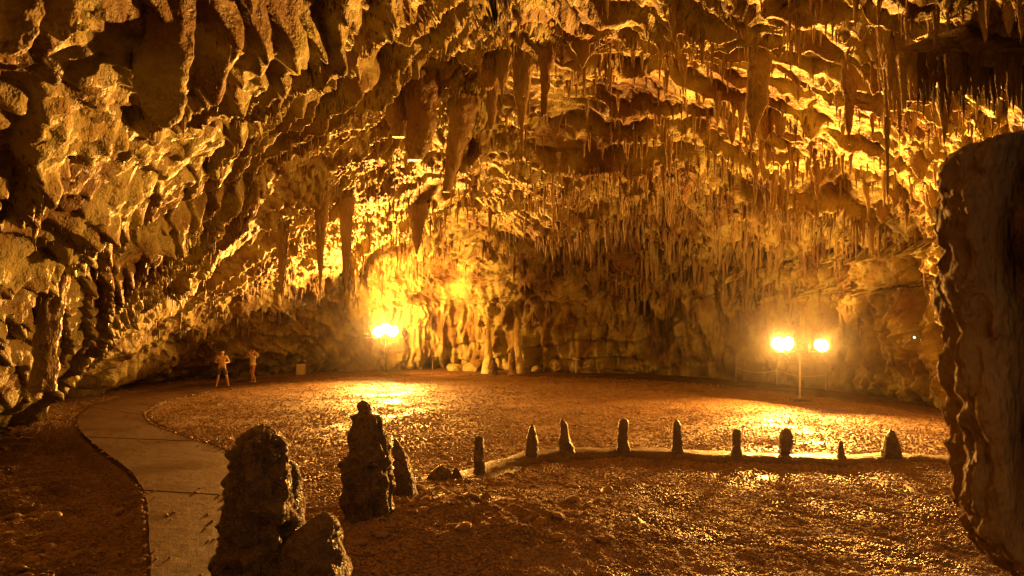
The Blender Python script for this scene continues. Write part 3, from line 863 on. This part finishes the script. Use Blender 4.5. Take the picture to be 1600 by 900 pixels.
# templates for the many
def cone_mesh(seed, rings=12, seg=10, amp=0.16, flat=1.0):
    t = np.linspace(0, 1, rings); r = (1 - t) ** random.uniform(0.55, 1.0) * 0.94 + 0.06 * (1 - t)
    r *= 1 + 0.35 * np.exp(-(t / 0.12) ** 2)
    a = np.linspace(0, 2 * math.pi, seg, endpoint=False)
    V = np.stack([r[:, None] * np.cos(a), flat * r[:, None] * np.sin(a), -np.broadcast_to(t[:, None], (rings, seg))], axis=2).reshape(-1, 3)
    nz = perlin(V * np.array([1.3, 1.3, 5.0]), seed) * amp * 2
    V[:, :2] *= (1 + nz)[:, None]
    V[:, 0] += 0.5 * (perlin(np.column_stack([V[:, 2] * 2.5, V[:, 2] * 0, V[:, 2] * 0]), seed + 4))
    I = np.arange(rings * seg).reshape(rings, seg); J = np.roll(I, -1, axis=1)
    F = np.stack([I[:-1], I[1:], J[1:], J[:-1]], axis=2).reshape(-1, 4)
    return V, F
# candidate roots: points of the sheet that face down, favouring lips and clumps
vis_d = q[:, 1] > 5
px_all = 800 + F_PX * q[:, 0] / np.maximum(q[:, 1], 1); py_all = 500 - F_PX * (q[:, 2] - CAM_Z) / np.maximum(q[:, 1], 1)
infr = vis_d & (px_all > -60) & (px_all < 1660) & (py_all > -80) & (py_all < 560)
nq = NQ.reshape(-1, 3)
clump = smooth(-0.1, 0.28, fbm(p, 2.4, 2, 55))
area = np.zeros(shp[:2]); 
area[:-1, :-1] = np.linalg.norm(np.cross(Q[1:, :-1] - Q[:-1, :-1], Q[:-1, 1:] - Q[:-1, :-1]), axis=2)
area = np.clip(area.ravel(), 0, 0.06)
wgt = area * infr * (0.05 + 1.0 * smooth(-0.1, -0.6, nq[:, 2])) * (0.04 + 2.6 * lip + 0.6 * lip2 + 0.4 * clump) * (0.45 + 0.55 * rightw + 0.35 * smooth(28, 36, q[:, 1]) + 0.8 * lw) * (1 - 0.15 * near) * (1 - 0.6 * backw)
wgt[p[:, 2] < 1.6] = 0
wgt /= wgt.sum()
NST = 20000
pick = RNG.choice(len(q), size=NST, replace=False, p=wgt)
rootp = q[pick] - n[pick] * 0.10
rw = rightw[pick]; farw = smooth(26, 38, q[pick, 1]); lf = lw[pick]
Ls = RNG.exponential(0.21, NST) * (0.7 + 0.9 * rw + 0.35 * farw) * (1 - 0.4 * lf) + 0.12
Ls = np.clip(Ls, 0.12, 1.5)
Ls = np.minimum(Ls, np.maximum(0.2, rootp[:, 2] - 2.2)) * (0.55 + 0.45 * smooth(15, 28, rootp[:, 1]))
Rs = np.clip(Ls * RNG.uniform(0.045, 0.10, NST) + 0.018, 0.028, 0.16)
score = Ls * Rs / np.maximum(rootp[:, 1], 6) ** 2
order = np.argsort(-score)
# the 290 that show largest: parts of the ceiling, each an object of its own
TPL = []
for k in range(10):
    V, F = cone_mesh(900 + k * 5, 14, 12, 0.17, random.choice([1.0, 1.0, 0.75, 0.6]))
    me = mesh_np('stalactite', V, F); me.materials.append(M_STAL); TPL.append(me)
for j, i in enumerate(order[:290]):
    o = obj('hanging_stalactite', TPL[j % 10], None, cave_ceiling)
    o.location = rootp[i] + np.array([0, 0, 0.12]); o.scale = (Rs[i] * 1.1, Rs[i] * 1.1, Ls[i] + 0.12); o.rotation_euler = (random.uniform(-.04, .04), random.uniform(-.04, .04), random.uniform(0, 6.28))
    if j % 4 == 1: o.scale = (Rs[i] * random.uniform(2.2, 4.0), Rs[i] * 1.2, (Ls[i] + 0.12) * random.uniform(0.6, 0.95)); o.rotation_euler = (0.03, 0, random.uniform(-.6, .6))     # a curtain
# the rest as one mass
VT = [cone_mesh(950 + k * 3, 5, 5, 0.2) for k in range(8)]
allV = []; allF = []; base_i = 0
for k in range(8):
    ii = order[290:][k::8]
    V, F = VT[k]
    rot = RNG.random(len(ii)) * 6.28; c, s_ = np.cos(rot)[:, None], np.sin(rot)[:, None]
    R_ = Rs[ii][:, None]
    X = (V[None, :, 0] * c - V[None, :, 1] * s_) * R_ + rootp[ii, 0][:, None]
    Y = (V[None, :, 0] * s_ + V[None, :, 1] * c) * R_ + rootp[ii, 1][:, None]
    Z = V[None, :, 2] * (Ls[ii] + 0.1)[:, None] + rootp[ii, 2][:, None] + 0.1
    allV.append(np.stack([X, Y, Z], axis=2).reshape(-1, 3))
    off_ = base_i + np.arange(len(ii))[:, None, None] * len(V)
    allF.append((F[None] + off_).reshape(-1, 4)); base_i += len(ii) * len(V)
sm_obj = stuff(obj('small_stalactites', mesh_np('small_stalactites', np.vstack(allV), np.vstack(allF)), M_STAL, cave_ceiling))
print('stalactites', round(time.time() - T0, 1))

# ------------------------------------------------------------------ lamp stands
def lamp_stand(loc, height, heads, label, pole_mat, base_w=0.75):
    """heads: (x along bar, yaw deg (0 = toward camera, 180 = toward the back wall), pitch deg up, watts, spread deg, panel width)"""
    root = obj('floodlight_stand', None, None, None, loc)
    tag(root, label, 'floodlight', 'floodlight stands lighting the hall')
    MB().box((0, 0, 0.03), (base_w, 0.5, 0.06), bevel=0.012).build('base_plate', M_BLACK, root)
    MB().tube([(0, 0, 0.05), (0, 0, height)], 0.038, 14).build('pole', pole_mat, root, sm=True)
    MB().tube([(0, 0, 0.06), (0, 0, 0.2)], [0.06, 0.04], 14).build('collar', M_STEEL, root, sm=True)
    xs = [h[0] for h in heads]
    MB().tube([(min(xs) - 0.1, 0, height), (max(xs) + 0.1, 0, height)], 0.025, 10).build('crossbar', M_STEEL, root)
    for hx, yaw, pitch, watts, spread, pw, *up in heads:
        dz_ = up[0] if up else 0.0
        if dz_ > 0: MB().tube([(hx, 0.02, height), (hx, 0.02, height + dz_ + 0.04)], 0.018, 8).build('riser', M_STEEL, root)
        rot = Matrix.Rotation(math.radians(yaw), 3, 'Z') @ Matrix.Rotation(math.radians(-pitch), 3, 'X')   # local -Y is the beam
        r_ = pw / 2
        e = MB()
        e.tube([(0, -0.06, 0), (0, 0.03, 0), (0, 0.08, 0), (0, 0.16, 0), (0, 0.22, 0), (0, 0.27, 0)], [r_ + 0.012, r_ + 0.006, r_ * 0.95, r_ * 0.72, r_ * 0.45, r_ * 0.2], 28, caps=False)
        e.tube([(0, 0.27, 0), (0, 0.34, 0)], [r_ * 0.22, r_ * 0.2], 14)
        body_ = e.build('floodlight_head', M_BLACK, root, (hx, 0, height + r_ + 0.06 + dz_), sm=True)
        body_.rotation_euler = rot.to_euler()
        MB().tube([(0, -0.005, 0), (0, 0.0, 0)], r_ - 0.01, 28).build('glass', M_LAMP, body_)
        b = MB()
        b.tube([(math.cos(t) * (r_ + 0.03), 0.09, math.sin(t) * (r_ + 0.03)) for t in np.linspace(-math.pi, 0, 17)], 0.011, 8)
        b.build('bracket', M_STEEL, body_)
        ld = bpy.data.lights.new('floodlight_beam', 'AREA')
        ld.shape = 'DISK'; ld.size = pw - 0.06
        ld.energy = watts; ld.color = AMBER; ld.spread = math.radians(spread)
        l = obj('floodlight_beam', ld, None, body_)
        l.location = (0, -0.065, 0); l.rotation_euler = (math.radians(-90), 0, 0)   # area light shines along local -Z
    return root

gl = ground(603, 588); gr = ground(1250, 627)
lamp_stand((gl[0], gl[1], 0.0), 2.2, [(-0.40, 4, 22, 4000, 115, 0.6), (0.0, 26, 24, 4000, 115, 0.6, 0.16), (0.40, -6, 20, 3600, 115, 0.6), (1.08, 186, 52, 900, 120, 0.34), (-1.05, 118, 20, 2600, 140, 0.34)],
           'cluster of glaring floodlights on a stand before the back wall', M_BLACK, base_w=0.8)
lamp_stand((gr[0], gr[1], 0.0), 1.95, [(-0.86, -8, 22, 4400, 115, 0.52), (-0.46, -58, 10, 5400, 150, 0.52), (0.20, 196, 58, 800, 140, 0.32), (0.84, -14, 24, 4000, 115, 0.5, -0.06)],
           'floodlight stand with thin pale pole on the right side of the gravel', M_POLE, base_w=0.7)

# ------------------------------------------------------------------ small furniture at the back
def plaque(px, py, lab, w=0.34):
    g = ground(px, py); r = obj('information_stand', None, None, None, (g[0], g[1], 0.0)); tag(r, lab, 'sign')
    MB().tube([(0, 0, -0.05), (0, 0, 0.85)], 0.035, 10).build('post', M_STEEL, r)
    MB().box((0, -0.03, 0.9), (w, 0.26, 0.03), Matrix.Rotation(math.radians(25), 3, 'X'), 0.006).build('board', M_WHITEBOX, r)
plaque(676, 577, 'small slanted information stand near the back wall right of the left lamp', 0.4)
plaque(900, 584, 'small slanted information stand beside the path below centre back wall', 0.45)
g = ground(470, 586)
r = obj('service_box', None, None, None, (g[0], g[1], 0.0)); tag(r, 'pale upright box standing by the path behind the visitors', 'box')
MB().box((0, 0, 0.31), (0.44, 0.3, 0.66), bevel=0.015).build('cabinet', M_WHITEBOX, r)
MB().box((0, -0.155, 0.33), (0.36, 0.012, 0.52), bevel=0.004).build('door', M_WHITEBOX, r)
MB().tube([(0.28, 0, 0.0), (0.28, 0, 0.78)], 0.02, 8).tube([(0.28, 0, 0.76), (0.28, -0.12, 0.84)], [0.05, 0.07], 10).build('spot_lamp', M_STEEL, r)
# rope barrier by the right lamp
r = obj('rope_barrier', None, None, None, tuple(ground(1210, 600))); tag(r, 'low rope barrier strung on thin posts behind the right lamp', 'barrier')
posts = [np.array(ground(a, b)) - np.array(ground(1210, 600)) for a, b in ((1150, 597), (1214, 602), (1290, 611))]
for pz in posts: MB().tube([(pz[0], pz[1], -0.05), (pz[0], pz[1], 0.8)], 0.025, 8).build('post', M_STEEL, r)
rp = MB()
for a, b in zip(posts, posts[1:]):
    pts = [tuple(a * (1 - t) + b * t + np.array([0, 0, 0.74 - 0.35 * t * (1 - t) * 2])) for t in np.linspace(0, 1, 12)]
    rp.tube(pts, 0.014, 6)
rp.build('rope', M_ROPE, r)
# tiny far spotlight on the right
hit, dd_ = cast(1425, 530)
sp = obj('small_spotlight', None, None, None, tuple(at(1425, 528, dd_ - 0.5))); tag(sp, 'tiny white spotlight on rocks left of the right pillar', 'spotlight')
MB().tube([(0, 0, 0), (0, -0.14, 0.02)], [0.05, 0.08], 12).build('housing', M_BLACK, sp)
MB().tube([(0, -0.141, 0.02), (0, -0.15, 0.021)], 0.05, 12).build('glass', emit('spot_glass', (1, 0.85, 0.6), 2.0), sp)
MB().tube([(0, 0, 0), (0, 0.5, -0.25)], 0.02, 8).build('arm', M_STEEL, sp)

# ------------------------------------------------------------------ people
def skin_mesh(name, joints, edges, sub=2):
    """joints: {key: (xyz, radius or (rx, ry))}; first key is the root"""
    keys = list(joints)
    me = bpy.data.meshes.new(name)
    me.from_pydata([joints[k][0] for k in keys], [(keys.index(a), keys.index(b)) for a, b in edges], [])
    o = bpy.data.objects.new('tmp', me); COL.objects.link(o)
    md = o.modifiers.new('skin', 'SKIN')
    sv = me.skin_vertices[0].data
    for i, k in enumerate(keys):
        r = joints[k][1]; sv[i].radius = r if hasattr(r, '__len__') else (r, r)
        sv[i].use_root = (i == 0)
    md.use_smooth_shade = True
    s = o.modifiers.new('sub', 'SUBSURF'); s.levels = sub; s.render_levels = sub
    dg = bpy.context.evaluated_depsgraph_get()
    out = bpy.data.meshes.new_from_object(o.evaluated_get(dg))
    bpy.data.objects.remove(o)
    out.name = name
    for poly in out.polygons: poly.use_smooth = True
    return out

def hand(joints, edges, key, wrist, direction, palm_n, s=1.0):
    d = Vector(direction).normalized(); nrm_ = Vector(palm_n); side = d.cross(nrm_).normalized(); nrm_ = side.cross(d)
    w = Vector(wrist); joints[key + 'p'] = (tuple(w + d * 0.06 * s), (0.030, 0.022)); edges.append((key, key + 'p'))
    for i, (o_, L) in enumerate(((-0.028, 0.07), (-0.01, 0.08), (0.009, 0.075), (0.027, 0.06))):
        b = w + d * 0.085 * s + side * o_ * s; m1 = b + d * L * 0.5 * s + nrm_ * 0.008; tp = b + d * L * 0.85 * s + nrm_ * 0.03
        for t_, v_ in (('a', b), ('b', m1), ('c', tp)): joints[f'{key}f{i}{t_}'] = (tuple(v_), 0.009)
        edges += [(key + 'p', f'{key}f{i}a'), (f'{key}f{i}a', f'{key}f{i}b'), (f'{key}f{i}b', f'{key}f{i}c')]
    b = w + d * 0.04 * s - side * 0.035; tp = w + d * 0.085 * s - side * 0.06 + nrm_ * 0.015
    joints[key + 'ta'] = (tuple(b), 0.011); joints[key + 'tb'] = (tuple(tp), 0.009)
    edges += [(key + 'p', key + 'ta'), (key + 'ta', key + 'tb')]

def person(loc, yaw, H, pose, label, clothes):
    root = obj('person', None, None, None, loc); root.rotation_euler = (0, 0, yaw); root.scale = (H / 1.75,) * 3
    tag(root, label, 'person', 'visitors on the path')
    J = {}; E = []
    J['pel'] = ((0, 0, 0.95), (0.15, 0.11)); J['belly'] = ((0, 0, 1.10), (0.145, 0.105)); J['chest'] = ((0, 0.0, 1.30), (0.17, 0.115)); J['neckb'] = ((0, 0, 1.46), (0.085, 0.07)); J['neck'] = ((0, -0.01, 1.51), 0.055)
    J['head0'] = ((0, -0.02, 1.58), (0.068, 0.08)); J['head1'] = ((0, -0.02, 1.66), (0.076, 0.095)); J['head2'] = ((0, -0.01, 1.725), (0.06, 0.075))
    E += [('pel', 'belly'), ('belly', 'chest'), ('chest', 'neckb'), ('neckb', 'neck'), ('neck', 'head0'), ('head0', 'head1'), ('head1', 'head2')]
    J['nose'] = ((0, -0.125, 1.635), 0.012); E.append(('head1', 'nose'))
    for s in (-1, 1):
        k = 'L' if s < 0 else 'R'; q_ = pose[k]
        J[k + 'ear'] = ((s * 0.085, 0.0, 1.64), 0.014); E.append(('head1', k + 'ear'))
        J[k + 'sh'] = ((s * 0.19, 0, 1.42), 0.058); J[k + 'el'] = (q_['el'], 0.042); J[k + 'wr'] = (q_['wr'], 0.028)
        E += [('chest', k + 'sh'), (k + 'sh', k + 'el'), (k + 'el', k + 'wr')]
        hand(J, E, k + 'wr', q_['wr'], q_['hd'], (0, 0, -1) if abs(q_['hd'][2]) < 0.8 else (0, -1, 0))
        J[k + 'hip'] = ((s * 0.10, 0, 0.88), 0.092); J[k + 'kn'] = (q_['kn'], 0.058); J[k + 'ca'] = (tuple(0.65 * np.array(q_['kn']) + 0.35 * np.array(q_['an']) + np.array([0, 0.015, 0])), 0.056)
        J[k + 'an'] = (q_['an'], 0.036)
        a = np.array(q_['an']); J[k + 'ft'] = (tuple(a + np.array([s * 0.02, -0.09, -0.045])), (0.042, 0.03)); J[k + 'toe'] = (tuple(a + np.array([s * 0.035, -0.17, -0.055])), (0.04, 0.02))
        E += [('pel', k + 'hip'), (k + 'hip', k + 'kn'), (k + 'kn', k + 'ca'), (k + 'ca', k + 'an'), (k + 'an', k + 'ft'), (k + 'ft', k + 'toe')]
    obj('body', skin_mesh('body', J, E), M_SKIN, root)
    # shorts
    js = {'w': ((0, 0, 0.93), (0.168, 0.128)), 'w2': ((0, 0, 1.03), (0.16, 0.12))}; es = [('w', 'w2')]
    for k in 'LR':
        hp = np.array(J[k + 'hip'][0]); kn = np.array(J[k + 'kn'][0]); f_ = clothes['leg']
        js[k] = (tuple(hp), 0.115); js[k + '2'] = (tuple(hp * (1 - f_) + kn * f_), 0.098)
        es += [('w', k), (k, k + '2')]
    obj('shorts', skin_mesh('shorts', js, es, 1), clothes['short_mat'], root)
    js = {'b': ((0, 0, 1.12), (0.165, 0.122)), 'c': ((0, 0, 1.30), (0.19, 0.13)), 'n': ((0, 0, 1.42), (0.12, 0.085)), 'w': ((0, 0, 1.0), (0.165, 0.125))}; es = [('b', 'c'), ('c', 'n'), ('b', 'w')]
    for k in 'LR':
        sh = np.array(J[k + 'sh'][0]); el = np.array(J[k + 'el'][0])
        js[k] = (tuple(sh), 0.073); js[k + '2'] = (tuple(0.5 * sh + 0.5 * el), 0.064); es += [('c', k), (k, k + '2')]
    obj('shirt', skin_mesh('shirt', js, es, 1), clothes['shirt_mat'], root)
    js = {'a': ((0, 0.02, 1.70), (0.086, 0.092)), 'b': ((0, 0.045, 1.64), (0.083, 0.066)), 'c': ((0, 0.0, 1.75), (0.06, 0.066))}; es = [('a', 'b'), ('a', 'c')]
    if clothes['long']: js['d'] = ((0, 0.085, 1.52), (0.055, 0.035)); es.append(('b', 'd'))
    obj('hair', skin_mesh('hair', js, es, 1), clothes['hair_mat'], root)
    for k in 'LR':
        a = np.array(J[k + 'an'][0])
        MB().box((a[0] + (0.025 if k == 'R' else -0.025), a[1] - 0.08, a[2] - 0.072), (0.09, 0.26, 0.03), bevel=0.012).build('sandal', M_SHOE, root)
    return root

g = ground(347, 606)
pm = person((g[0], g[1], 0.03), math.radians(28), 1.76,
    {'L': dict(el=(-0.30, 0.03, 1.16), wr=(-0.12, -0.22, 1.17), hd=(0.8, -0.5, 0.1), kn=(-0.17, -0.03, 0.50), an=(-0.24, 0.04, 0.095)),
     'R': dict(el=(0.32, 0.04, 1.17), wr=(0.12, -0.22, 1.15), hd=(-0.8, -0.5, 0.1), kn=(0.19, -0.07, 0.50), an=(0.27, 0.0, 0.095))},
    'person in tan top and dark olive shorts standing on the path with hands together', dict(leg=0.85, short_mat=M_SHORTS, shirt_mat=M_TSHIRT, hair_mat=M_HAIR, long=False))
g = ground(395, 599)
pw_ = person((g[0], g[1], 0.03), math.radians(-35), 1.62,
    {'L': dict(el=(-0.30, -0.20, 1.40), wr=(-0.10, -0.25, 1.60), hd=(0.45, -0.1, 0.9), kn=(-0.10, -0.02, 0.50), an=(-0.11, 0.05, 0.095)),
     'R': dict(el=(0.30, -0.20, 1.40), wr=(0.10, -0.25, 1.60), hd=(-0.45, -0.1, 0.9), kn=(0.14, -0.10, 0.50), an=(0.22, 0.02, 0.095))},
    'person in cream top and red shorts raising both hands to the face', dict(leg=0.5, short_mat=M_RED, shirt_mat=M_CREAM, hair_mat=M_BLONDE, long=True))
# pale sun hat hanging on the back of the second visitor
hb = MB()
hb.tube([(0.10, 0.15, 1.50), (0.10, 0.165, 1.50), (0.10, 0.175, 1.50), (0.10, 0.24, 1.50), (0.10, 0.26, 1.50)], [0.17, 0.17, 0.10, 0.09, 0.05], 20)
hb.build('sun_hat', M_CREAM, pw_, sm=True)
hc = g + np.array([0, 0, 0])
print('people', round(time.time() - T0, 1))
print('tris', sum(len(o.data.polygons) * 2 for o in bpy.data.objects if o.type == 'MESH'))

# ------------------------------------------------------------------ added thin volume for the lens-glare halo round the lamps
hz = MB().box((0, 18, 8), (60, 66, 26)).build('glare_haze', None)
stuff(hz); hz['label'] = 'added thin volume imitating lens glare round the floodlights'; hz['category'] = 'glare_haze'
hm = bpy.data.materials.new('glare_volume'); hm.use_nodes = True; hn = hm.node_tree; hn.nodes.clear()
ho = hn.nodes.new('ShaderNodeOutputMaterial'); hv = hn.nodes.new('ShaderNodeVolumePrincipled')
hv.inputs['Color'].default_value = (0.95, 0.93, 0.9, 1); hv.inputs['Density'].default_value = 0.0001; hv.inputs['Anisotropy'].default_value = 0.955
hn.links.new(hv.outputs[0], ho.inputs['Volume'])
hz.data.materials.append(hm)
